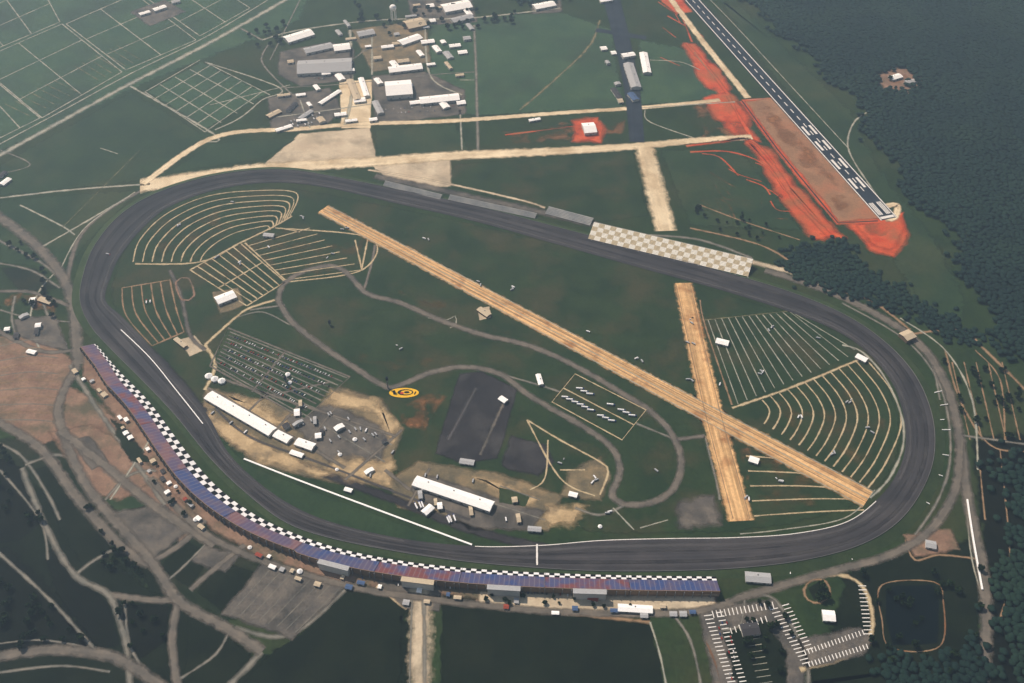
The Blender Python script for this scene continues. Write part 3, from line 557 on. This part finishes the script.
pxwall([(244,459),(300,481),(380,511),(472,545)],1.6,3.4,'pit_wall','long white pit wall beside the pit road')
pxwall([(121,330),(150,358),(176,390),(203,424)],1.6,1.8,'pit_wall','white barrier wall beside the front straight infield')
pxwall([(967,500),(973,540),(982,590)],3,3,'wall','long pale wall beside the outer road')
# ---------- buildings ----------
def building(a,b,wd,h,roof='white',wall='wall_white',pitch=0.12,label=None,name='building',cat='building'):
    A,B=P(*a),P(*b); c=(A+B)/2; L_=(B-A).length; ang=math.atan2((B-A).y,(B-A).x)
    e=bpy.data.objects.new(name,None); COL.objects.link(e); e.location=(c.x,c.y,0.35); e.rotation_euler=(0,0,ang)
    tag(e,label or f'low {"white" if "white" in roof else roof.replace("roof_","").replace("_wall","")} roofed building standing on paved ground',cat)
    rise=wd*pitch; hx,hy=L_/2,wd/2
    V=[(-hx,-hy,0),(hx,-hy,0),(hx,hy,0),(-hx,hy,0),(-hx,-hy,h),(hx,-hy,h),(hx,hy,h),(-hx,hy,h),(-hx,0,h+rise),(hx,0,h+rise)]
    obj('wall',V,[(0,1,5,4),(2,3,7,6),(1,2,6,9,5),(3,0,4,8,7)],wall,parent=e)
    o_=0.8; dz=-o_*pitch*2
    V=[(-hx-o_,-hy-o_,h+dz+.15),(hx+o_,-hy-o_,h+dz+.15),(hx+o_,0,h+rise+.15),(-hx-o_,0,h+rise+.15),(-hx-o_,hy+o_,h+dz+.15),(hx+o_,hy+o_,h+dz+.15)]
    V+=[(x,y,z+0.35) for x,y,z in V]
    obj('roof',V,[(6,7,8,9),(9,8,11,10),(3,2,1,0),(4,5,2,3),(0,1,7,6),(5,4,10,11),(1,2,8,7),(2,5,11,8),(3,0,6,9),(4,3,9,10)],roof,parent=e)
    nd=max(1,min(8,int(L_/22)))
    for i in range(nd):
        x=-hx+(i+0.5)*L_/nd; MB().box((x,-hy-0.08,min(h,4)/2),(min(5,L_/nd*0.5),0.16,min(h,4)*0.95)).make('door',['door_grey'],e)
    if L_>18:
        for i in range(nd):
            x=-hx+(i+0.5)*L_/nd+min(7,L_/nd*0.42); MB().box((x,-hy-0.07,h*0.6),(min(2.2,L_/nd*0.2),0.14,h*0.25)).make('window',['glass'],e)
    if L_>30 and h>=5:
        for i in range(max(1,nd//2)):
            x=-hx+(i+0.5)*L_/max(1,nd//2); MB().box((x,hy*0.4,h+rise*0.7+0.9),(2.4,2,1.6)).make('roof_vent',['steel'],e)
    return e
BL=[((209,397),(273,434),24,7,'white','long white roofed garage building in the infield'),((276,435),(290,442),18,6,'white',None),((297,443),(314,449),18,6,'white',None),((415,483),(492,509),24,8,'white','long white roofed garage with open bays in the infield'),((291,453),(303,457),10,4,'white',None),((217,303),(235,296),28,7,'white','square white roofed building beside the campground lots'),((176,340),(186,348),10,5,'roof_tan',None),((345,490),(352,492),8,4,'white',None),((424,515),(432,508),14,6,'white',None),((528,530),(541,531),10,5,'roof_grey',None),((569,495),(577,497),10,5,'white',None),((538,376),(541,386),10,5,'white','narrow white roofed shed beside the infield lot'),((460,462),(474,464),12,4,'roof_grey',None),((500,399),(506,403),12,5,'white',None),((716,342),(728,345),16,5,'white','small pale building in the turn campground'),((749,460),(758,463),14,5,'white',None),((479,310),(489,317),14,5,'roof_tan',None),((264,236),(274,237),12,5,'roof_grey',None),((856,357),(866,362),14,5,'white',None),((902,340),(911,336),26,9,'roof_tan','tan roofed gate building beside the track outer road'),
((298,70),(352,67),78,9,'roof_grey','huge grey roofed warehouse on a paved industrial yard'),((286,42),(312,34),44,8,'white',None),((305,53),(332,47),34,7,'roof_grey',None),((334,50),(350,48),40,7,'white',None),((386,93),(412,91),80,14,'white','tall bright white industrial building'),((420,103),(459,99),36,8,'white',None),((389,72),(422,68),34,7,'white',None),((350,82),(358,102),20,8,'roof_tan',None),((361,80),(367,98),16,7,'white',None),((375,103),(381,115),18,6,'roof_grey',None),((400,45),(420,38),34,7,'white',None),((406,28),(424,24),56,10,'roof_tan',None),((443,11),(470,6),56,9,'white',None),((452,23),(472,18),30,8,'roof_grey',None),((358,36),(374,33),34,6,'roof_grey',None),((583,131),(595,130),50,9,'white','bright white hangar standing on red clay ground'),((534,9),(554,5),36,7,'white',None),((529,122),(540,120),10,5,'white',None),((320,105),(340,92),14,5,'white',None),((268,118),(280,112),18,5,'roof_tan',None),((276,132),(292,127),14,5,'white',None),((288,112),(296,104),14,5,'roof_dark',None),((300,120),(312,112),14,5,'roof_grey',None),
((628,66),(636,90),30,9,'roof_grey','long grey hangar beside the taxiway'),((622,58),(634,56),22,8,'white',None),((643,55),(647,75),24,8,'white','white roofed hangar beside the taxiway'),((613,90),(620,100),16,6,'roof_dark',None),((630,95),(636,102),20,7,'roof_blue',None),((600,3),(612,1),14,6,'white',None),
((890,80),(900,77),22,6,'white','white roofed house in a round forest clearing'),((905,84),(916,82),16,6,'roof_grey',None),((154,12),(166,8),20,7,'white',None),((140,16),(150,13),16,6,'white',None),((172,4),(180,2),16,6,'roof_grey',None),((2,186),(10,180),16,5,'white',None),((0,178),(6,173),12,5,'roof_dark',None),
((618,609),(652,611),14,5,'white',None),((588,598),(598,600),12,5,'roof_red',None),((660,592),(716,594),12,6,'roof_tan','tan two storey office building behind the grandstand'),((745,578),(770,580),20,5,'roof_grey',None),((822,617),(834,618),20,6,'white','white pavilion building on a dark lawn'),((741,632),(758,630),22,6,'roof_dark',None),((925,545),(935,547),16,5,'roof_grey',None),((40,300),(52,304),14,5,'roof_tan',None),((28,352),(36,354),10,4,'white',None)]
for a,b,wd,h,rf,lb in BL: building(a,b,wd,h,rf,'brown_wall' if rf in('roof_tan','brown_wall') else 'wall_white',label=lb)
def inside(x,y,px):
    r=False;n_=len(px)
    for i in range(n_):
        x1,y1=px[i];x2,y2=px[(i+1)%n_]
        if (y1>y)!=(y2>y) and x<(x2-x1)*(y-y1)/(y2-y1)+x1: r=not r
    return r
occ=[((a[0]+b[0])/2,(a[1]+b[1])/2) for a,b,*_ in BL]+[(306,68),(342,68),(430,100),(450,100),(394,18),(394,10)]
rc=['white','white','roof_tan','roof_grey','white','roof_grey','roof_blue','roof_dark']
def scatterb(px,k,sz,label,dist=9,rcs=None):
    c=0;tr=0; xs=[q[0] for q in px];ys=[q[1] for q in px]
    while c<k and tr<3000:
        tr+=1; x=random.uniform(min(xs),max(xs));y=random.uniform(min(ys),max(ys))
        if inside(x,y,px) and all((x-p)**2+((y-q)*1.6)**2>dist*dist for p,q in occ):
            l=random.uniform(*sz); dy=random.choice((-.12,-.12,1.2)); occ.append((x,y)); c+=1
            f=1 if dy<0 else .45
            building((x-l*f/2,y-dy*l*f/2),(x+l*f/2,y+dy*l*f/2),random.uniform(9,22),random.uniform(4,7),random.choice(rcs or rc),label=label)
scatterb([(272,40),(350,20),(410,5),(472,0),(478,70),(462,112),(370,124),(270,130)],50,(5,13),'small industrial building on the paved yard',9,['white','white','roof_grey','roof_tan','white'])
scatterb([(215,370),(390,425),(380,480),(300,460)],10,(2,6),'small utility building in the infield paddock',8,['roof_grey','roof_tan','white','roof_dark'])
scatterb([(400,480),(545,505),(540,528),(440,520)],7,(2,5),'small utility building in the infield paddock',8,['roof_grey','roof_tan','white'])
scatterb([(0,290),(66,300),(70,350),(0,340)],6,(3,6),'small ticket building beside the outer road')
scatterb([(600,30),(612,40),(625,130),(616,130)],5,(4,6),'small hangar beside the taxiway')
path=resample(cr([P(*q) for q in FL],False,10),17)
def inv(p):
    x,y=p.x,p.y; dz=-H; fz=y*CT-dz*ST; up=y*ST+dz*CT; return (512+F*x/fz,341.5-F*up/fz)
for i in range(1,len(path)-1):
    if random.random()<0.62:
        t=tang(path,i); nr=Vector((t.y,-t.x,0)); d=random.uniform(56,84); c=path[i]+nr*d; l=random.uniform(2.5,7)
        building(inv(c-t*l),inv(c+t*l),random.uniform(5,10),random.uniform(3,5),random.choice(rc+['roof_red','roof_tan','roof_tan']),label='small concession building behind the long grandstand',name='concession_stand')['group']='concession buildings behind the grandstand'
tm=MB(); tm.cyl((0,0,0),5,2.6,0,8); tm.cyl((0,0,2.6),5.4,3.2,0,8,0.3)
tent=tm.make('tent',['white']); tents=[(215,380),(209,377),(222,382),(340,455),(337,470),(288,375),(290,383),(196,520),(176,487),(560,590),(520,588),(300,572),(250,548),(600,527),(355,440)]
for i,q in enumerate(tents):
    o=tent if i==0 else bpy.data.objects.new('tent',tent.data); 
    if i: COL.objects.link(o)
    p=P(*q); o.location=(p.x,p.y,0.3); s_=random.uniform(0.7,1.1) if i>2 else 1.6; o.scale=(s_,s_,s_); tag(o,'white peaked canopy tent on bare ground','tent','white canopy tents')
p=P(394,20); e=bpy.data.objects.new('water_tower',None); COL.objects.link(e); e.location=(p.x,p.y,0); e.scale=(1.25,1.25,1.25); tag(e,'tall white water tower on thin legs','water tower')
for i in range(6):
    a=i*math.pi/3; MB().cyl((7*math.cos(a),7*math.sin(a),0),0.7,30,0,8).make('leg',['white'],e)
mb=MB(); prof=[(0.5,26),(6,28),(9,32),(9,37),(6,41),(0.5,43)]
for (r1,z1),(r2,z2) in zip(prof,prof[1:]): mb.cyl((0,0,z1),r1,z2-z1,0,16,r2)
mb.make('tank',['white'],e)
for q,hh in (((388,388),34),((286,382),16),((330,325),14)):
    p=P(*q); e=bpy.data.objects.new('scoring_tower',None); COL.objects.link(e); e.location=(p.x,p.y,0); tag(e,'slim dark scoring tower on the infield grass','tower')
    MB().box((0,0,hh/2),(2.4,2.4,hh),0,0,0.8).make('mast',['steel'],e); MB().box((0,0,hh-4),(5,5,8)).make('display_panel',['glass'],e)
# painted emblem board
p=P(404,393); e=bpy.data.objects.new('infield_sign',None); COL.objects.link(e); e.location=(p.x,p.y,0.7); tag(e,'large yellow oval emblem board with black marks on grass','sign')
def disc(r,ry,z,m,nm,cx=0,cy=0):
    o=obj(nm,[(cx+r*math.cos(a*math.pi/16),cy+ry*math.sin(a*math.pi/16),z) for a in range(32)],[tuple(range(32))],m,parent=e)
MB().cyl((0,0,0),1,0.3,0,32).make('board',['yellow'],e).scale=(32,14,1)
disc(17,9,.36,'rubber','oval_mark',3,1); disc(12,6,.42,'yellow','oval_mark',5,1); disc(6,3.4,.48,'rubber','round_mark',6,1); disc(4,3,.48,'red','round_mark',-4,-1)
MB().box((-21,1,.36),(6,12,.1),0,.3).make('dark_stripe',['rubber'],e); MB().box((24,-1,.36),(3,9,.1),0,-.3).make('dark_stripe',['rubber'],e)
for i,(x,y) in enumerate([(938,392),(944,405),(946,430),(944,455),(938,475),(925,502),(905,522),(880,538),(850,556),(820,563),(790,570),(760,574),(940,420)]):
    c=P(x,y); cc=P(780,430); d=(c-cc); d.z=0; d.normalize(); A=c-d*9;B=c+d*9
    wall_along([A,B],1.6,1.2,'white','fence','short white fence section beside the outer turn')['group']='white fence sections round the turn'
# ---------- vehicles ----------
def car_mesh(paint):
    m=MB(); m.box((0,0,0.75),(4.7,1.9,0.7),0); m.box((-0.2,0,1.35),(2.6,1.7,0.6),1,0,0.78); m.box((-0.2,0,1.69),(1.9,1.3,0.08),0)
    for x in (-1.45,1.45):
        for y in (-0.85,0.85): m.cyl((x,y,0.36),0.36,0.25,2,8,axis='y')
    o=m.make('parked_car',[paint,'glass','rubber']); me=o.data; bpy.data.objects.remove(o); return me
def rv_mesh(paint):
    m=MB(); m.box((-0.8,0,1.9),(8.0,2.6,2.6),0); m.box((4.0,0,1.4),(1.8,2.4,1.7),0,0,0.85); m.box((4.1,0,1.8),(1.9,2.2,0.6),1); m.box((-2,0,3.35),(1,1,0.3),0)
    for x in (-2.8,3.2):
        for y in (-1.15,1.15): m.cyl((x,y,0.45),0.45,0.3,2,8,axis='y')
    o=m.make('camper_van',[paint,'glass','rubber']); me=o.data; bpy.data.objects.remove(o); return me
def hauler_mesh():
    m=MB(); m.box((-2,0,2.5),(14,2.7,3.0),0); m.box((6.9,0,1.9),(2.6,2.5,2.6),1); m.box((8.0,0,2.4),(0.5,2.2,0.9),2)
    for x in (-7,-5.6,2.8,7):
        for y in (-1.15,1.15): m.cyl((x,y,0.5),0.5,0.35,3,8,axis='y')
    o=m.make('transport_truck',['car_white','car_blue','glass','rubber']); me=o.data; bpy.data.objects.remove(o); return me
CM={c:car_mesh(c) for c in ('car_white','car_red','car_blue','car_dark','silver')}; RM={c:rv_mesh(c) for c in ('car_white','silver')}; HM=hauler_mesh()
cnt={'c':0,'r':0,'t':0}
def put(kind,p,ang,where):
    lim={'c':295,'r':290,'t':100}[kind]
    if cnt[kind]>=lim: return
    cnt[kind]+=1
    if kind=='c':
        k_=random.choice(['car_white','car_white','silver','car_red','car_blue','car_dark']); o=bpy.data.objects.new('parked_car',CM[k_]); tag(o,f'{k_.replace("car_","")} car parked {where}','car','parked cars at the speedway')
    elif kind=='r':
        k_=random.choice(['car_white','silver','silver']); o=bpy.data.objects.new('camper_van',RM[k_]); tag(o,f'boxy {k_.replace("car_","")} camper parked {where}','camper van','campers parked at the speedway')
    else: o=bpy.data.objects.new('transport_truck',HM); tag(o,f'white box transport truck parked {where}','truck','transport trucks in the infield')
    COL.objects.link(o); o.location=(p.x,p.y,0.75); o.rotation_euler=(0,0,ang)
def rows(quad,nr,nc,kind,fill,where,turn=math.pi/2):
    a,b,c,d=[P(*q) for q in quad]
    for i in range(nr):
        s_=(i+.5)/nr; A=a.lerp(d,s_);B=b.lerp(c,s_); an=math.atan2((B-A).y,(B-A).x)+turn
        for j in range(nc):
            if random.random()<fill: put(kind,A.lerp(B,(j+.5)/nc)+Vector((random.uniform(-1,1),random.uniform(-1,1),0)),an+random.uniform(-.06,.06),where)
rows([(235,334),(342,376),(303,412),(218,366)],5,40,'c',0.75,'in the infield lot')
rows([(577,380),(640,412),(620,434),(558,402)],2,12,'t',0.5,'in the fenced infield lot',0.5)
rows([(290,422),(330,408),(390,434),(345,458)],4,16,'r',0.2,'on the garage lot')
rows([(400,500),(415,495),(470,525),(460,528)],2,16,'t',0.25,'beside the infield garages')
rows([(415,470),(500,480),(500,488),(418,480)],1,14,'r',0.3,'beside the infield garages')
rows([(210,405),(270,440),(262,448),(205,415)],1,16,'r',0.4,'behind the long garage')
rows([(305,70),(345,76),(345,82),(300,80)],2,24,'c',0.5,'on the warehouse yard')
rows([(380,108),(455,104),(455,112),(382,116)],2,20,'c',0.4,'on the industrial yard')
rows([(285,122),(320,112),(325,122),(290,130)],3,10,'r',0.6,'on the industrial yard')
rows([(350,575),(520,592),(640,600),(350,585)],2,40,'c',0.25,'behind the grandstand')
rows([(715,622),(728,620),(742,680),(730,682)],12,3,'c',0.4,'in the visitor lot')
for q in [(303,218),(240,262),(215,258),(180,225),(330,256),(345,228),(232,205),(272,250),(150,300),(690,321),(690,345),(512,290),(590,332),(480,285),(425,240),(640,360),(720,385),(770,330),(820,340),(760,372),(800,420),(850,400),(870,430),(835,455),(780,480),(745,500),(610,515),(655,470),(690,380),(398,348),(107,255),(560,462),(595,480),(508,520),(372,475),(395,455),(363,428)]:
    for r_ in range(random.choice((1,2,3))):
        put(random.choice('rrc'),P(q[0]+random.uniform(-4,4),q[1]+random.uniform(-3,3)),random.uniform(0,3.1),'on the infield grass')
# ---------- trees ----------
def crown_mesh(seed,m,h=11,r=4.5,clumps=40):
    g_=np.random.default_rng(seed); V=[];Fc=[]
    for i in range(clumps):
        d=g_.normal(size=3); d/=np.linalg.norm(d); rr=r*g_.uniform(0.45,1.0); c=np.array([d[0]*rr,d[1]*rr,h*0.62+d[2]*rr*0.85]); s_=g_.uniform(0.9,1.7)
        for k_ in range(6):
            t1=g_.normal(size=3);t1/=np.linalg.norm(t1);t2=np.cross(t1,g_.normal(size=3));t2/=np.linalg.norm(t2); o_=c+g_.normal(size=3)*0.6; b=len(V)
            V+=[tuple(o_+t1*s_),tuple(o_+t2*s_),tuple(o_-t1*s_),tuple(o_-t2*s_)]; Fc.append((b,b+1,b+2,b+3))
    o=obj('crown',V,Fc,m); me=o.data; bpy.data.objects.remove(o); return me
CR=[crown_mesh(i,'foliage' if i%2 else 'foliage_b') for i in range(5)]
o=MB().cyl((0,0,0),0.45,7,0,7,0.18).box((0.8,0,5),(0.2,0.2,3),0,0.4).box((-0.7,0.4,5.4),(0.2,0.2,2.6),0,1.0).make('trunk',['bark']); TM=o.data; bpy.data.objects.remove(o)
tc=0
def tree(p,s_):
    global tc
    if tc>=298: return
    tc+=1
    e=bpy.data.objects.new('tree',None); COL.objects.link(e); e.location=(p.x,p.y,0.2); e.scale=(s_,s_,s_); e.rotation_euler=(0,0,random.uniform(0,6)); tag(e,'dark green broadleaf tree on open grass','tree','trees scattered round the speedway')
    for nm,me in (('trunk',TM),('crown',random.choice(CR))):
        c=bpy.data.objects.new(nm,me); COL.objects.link(c); c.parent=e
def scatter(px,k,s=(0.8,1.5)):
    xs=[q[0] for q in px];ys=[q[1] for q in px]; c=0
    while c<k:
        x=random.uniform(min(xs),max(xs));y=random.uniform(min(ys),max(ys))
        if inside(x,y,px): tree(P(x,y),random.uniform(*s)); c+=1
scatter([(330,0),(520,0),(520,28),(430,30),(350,40)],40,(1,1.8)); scatter([(240,30),(290,20),(285,45),(250,50)],12,(1,1.8))
scatter([(690,200),(790,225),(800,245),(700,232)],22,(0.6,1.1)); scatter([(730,600),(790,605),(795,680),(745,680)],16)
scatter([(850,570),(980,560),(980,680),(880,680)],28); scatter([(810,584),(826,584),(826,600),(810,600)],6,(1,1.6)); scatter([(0,440),(60,520),(30,540),(0,520)],14); scatter([(70,480),(110,520),(150,580),(110,580)],14)
scatter([(0,560),(90,640),(30,650),(0,640)],26); scatter([(480,590),(640,600),(640,612),(480,604)],14,(.5,.9)); scatter([(150,440),(215,520),(190,530),(150,480)],8,(.6,1)); scatter([(0,220),(40,260),(70,330),(20,300)],14); scatter([(940,360),(1020,370),(1020,440),(965,440)],26)
scatter([(862,90),(935,60),(940,102),(880,108)],14); scatter([(110,600),(170,610),(160,660),(130,650)],10)
def wood(px,sp,hs,label,holes=()):
    W=np.array([tuple(P(*q))[:2] for q in px]); x0,y0=W.min(0)-60; x1,y1=W.max(0)+60
    gx,gy=np.meshgrid(np.arange(x0,x1,sp),np.arange(y0,y1,sp)); X=gx.ravel()+rng.uniform(-.45,.45,gx.size)*sp; Y=gy.ravel()+rng.uniform(-.45,.45,gx.size)*sp
    ins=np.zeros(X.size,bool); n_=len(W)
    jx=X+18*np.sin(Y/47)+9*np.sin(Y/13+X/19)+rng.normal(0,14,X.size); jy=Y+18*np.sin(X/51)+9*np.sin(X/15)+rng.normal(0,14,X.size)
    for i in range(n_):
        xa,ya=W[i];xb,yb=W[(i+1)%n_]
        if ya==yb: continue
        c=((ya>jy)!=(yb>jy))&(jx<(xb-xa)*(jy-ya)/(yb-ya)+xa); ins^=c
    for hx,hy,hr in holes:
        c=P(hx,hy); ins&=((jx-c.x)**2+(jy-c.y)**2)>hr*hr
    X=X[ins];Y=Y[ins]; K=X.size
    t=(1+5**.5)/2; ico=np.array([(-1,t,0),(1,t,0),(-1,-t,0),(1,-t,0),(0,-1,t),(0,1,t),(0,-1,-t),(0,1,-t),(t,0,-1),(t,0,1),(-t,0,-1),(-t,0,1)]); ico/=np.linalg.norm(ico[0])
    fc=np.array([(0,11,5),(0,5,1),(0,1,7),(0,7,10),(0,10,11),(1,5,9),(5,11,4),(11,10,2),(10,7,6),(7,1,8),(3,9,4),(3,4,2),(3,2,6),(3,6,8),(3,8,9),(4,9,5),(2,4,11),(6,2,10),(8,6,7),(9,8,1)])
    hgt=rng.uniform(*hs,K)*(1+0.12*np.sin(X/120)*np.sin(Y/95)); rad=rng.uniform(0.75,0.95,K)*sp
    v=ico[None]*rng.uniform(0.8,1.15,(K,12,1)); v=v*np.stack([rad,rad,hgt*0.3],1)[:,None,:]; v[:,:,0]+=X[:,None]; v[:,:,1]+=Y[:,None]; v[:,:,2]+=(hgt*0.6)[:,None]
    f=(fc[None]+12*np.arange(K)[:,None,None]).reshape(-1,3)
    me=bpy.data.meshes.new('wood'); me.vertices.add(K*12); me.vertices.foreach_set('co',v.ravel()); me.loops.add(f.size); me.loops.foreach_set('vertex_index',f.ravel().astype(np.int32)); me.polygons.add(len(f)); me.polygons.foreach_set('loop_start',np.arange(0,f.size,3,dtype=np.int32)); me.polygons.foreach_set('use_smooth',[True]*len(f)); me.update(calc_edges=True); me.materials.append(M['forest'])
    o=bpy.data.objects.new('wood',me); COL.objects.link(o); o['kind']='stuff'; o['label']=label; o['category']='wood'
wood([(722,-60),(748,5),(800,50),(850,92),(872,135),(900,180),(935,215),(955,245),(975,295),(992,330),(1014,355),(1080,385),(1260,330),(1180,-60)],10,(9,11.5),'dense dark green woodland beyond the runway',[(902,82,65)])
wood([(778,250),(815,238),(850,250),(880,278),(915,300),(985,335),(975,345),(920,325),(880,312),(840,292),(800,275)],9,(5,7.5),'dark green tree belt beside the track road')
wood([(1004,460),(1080,440),(1120,720),(1000,720),(1006,600)],10,(7,10),'dark woodland beside the outer road')
wood([(480,-24),(610,-24),(602,-2),(520,3)],10,(8,12),'dark tree line beyond the fields')
wood([(878,652),(975,640),(985,700),(870,700)],10,(6,9),'dark wood beside the pond')
# ---------- haze ----------
m=bpy.data.materials.new('haze'); m.use_nodes=True; N=m.node_tree.nodes; N.remove(N['Principled BSDF']); sc=N.new('ShaderNodeVolumeScatter'); sc.inputs['Color'].default_value=(0.55,0.78,1,1); sc.inputs['Density'].default_value=1.35e-4; sc.inputs['Anisotropy'].default_value=0.5; m.node_tree.links.new(sc.outputs[0],N['Material Output'].inputs['Volume']); M['haze']=m
o=MB().box((0,2500,810),(16000,16000,1700)).make('haze_volume',['haze']); o['kind']='structure'  # added box of scattering air that makes the haze; camera sits inside it
print('counts',cnt,tc)
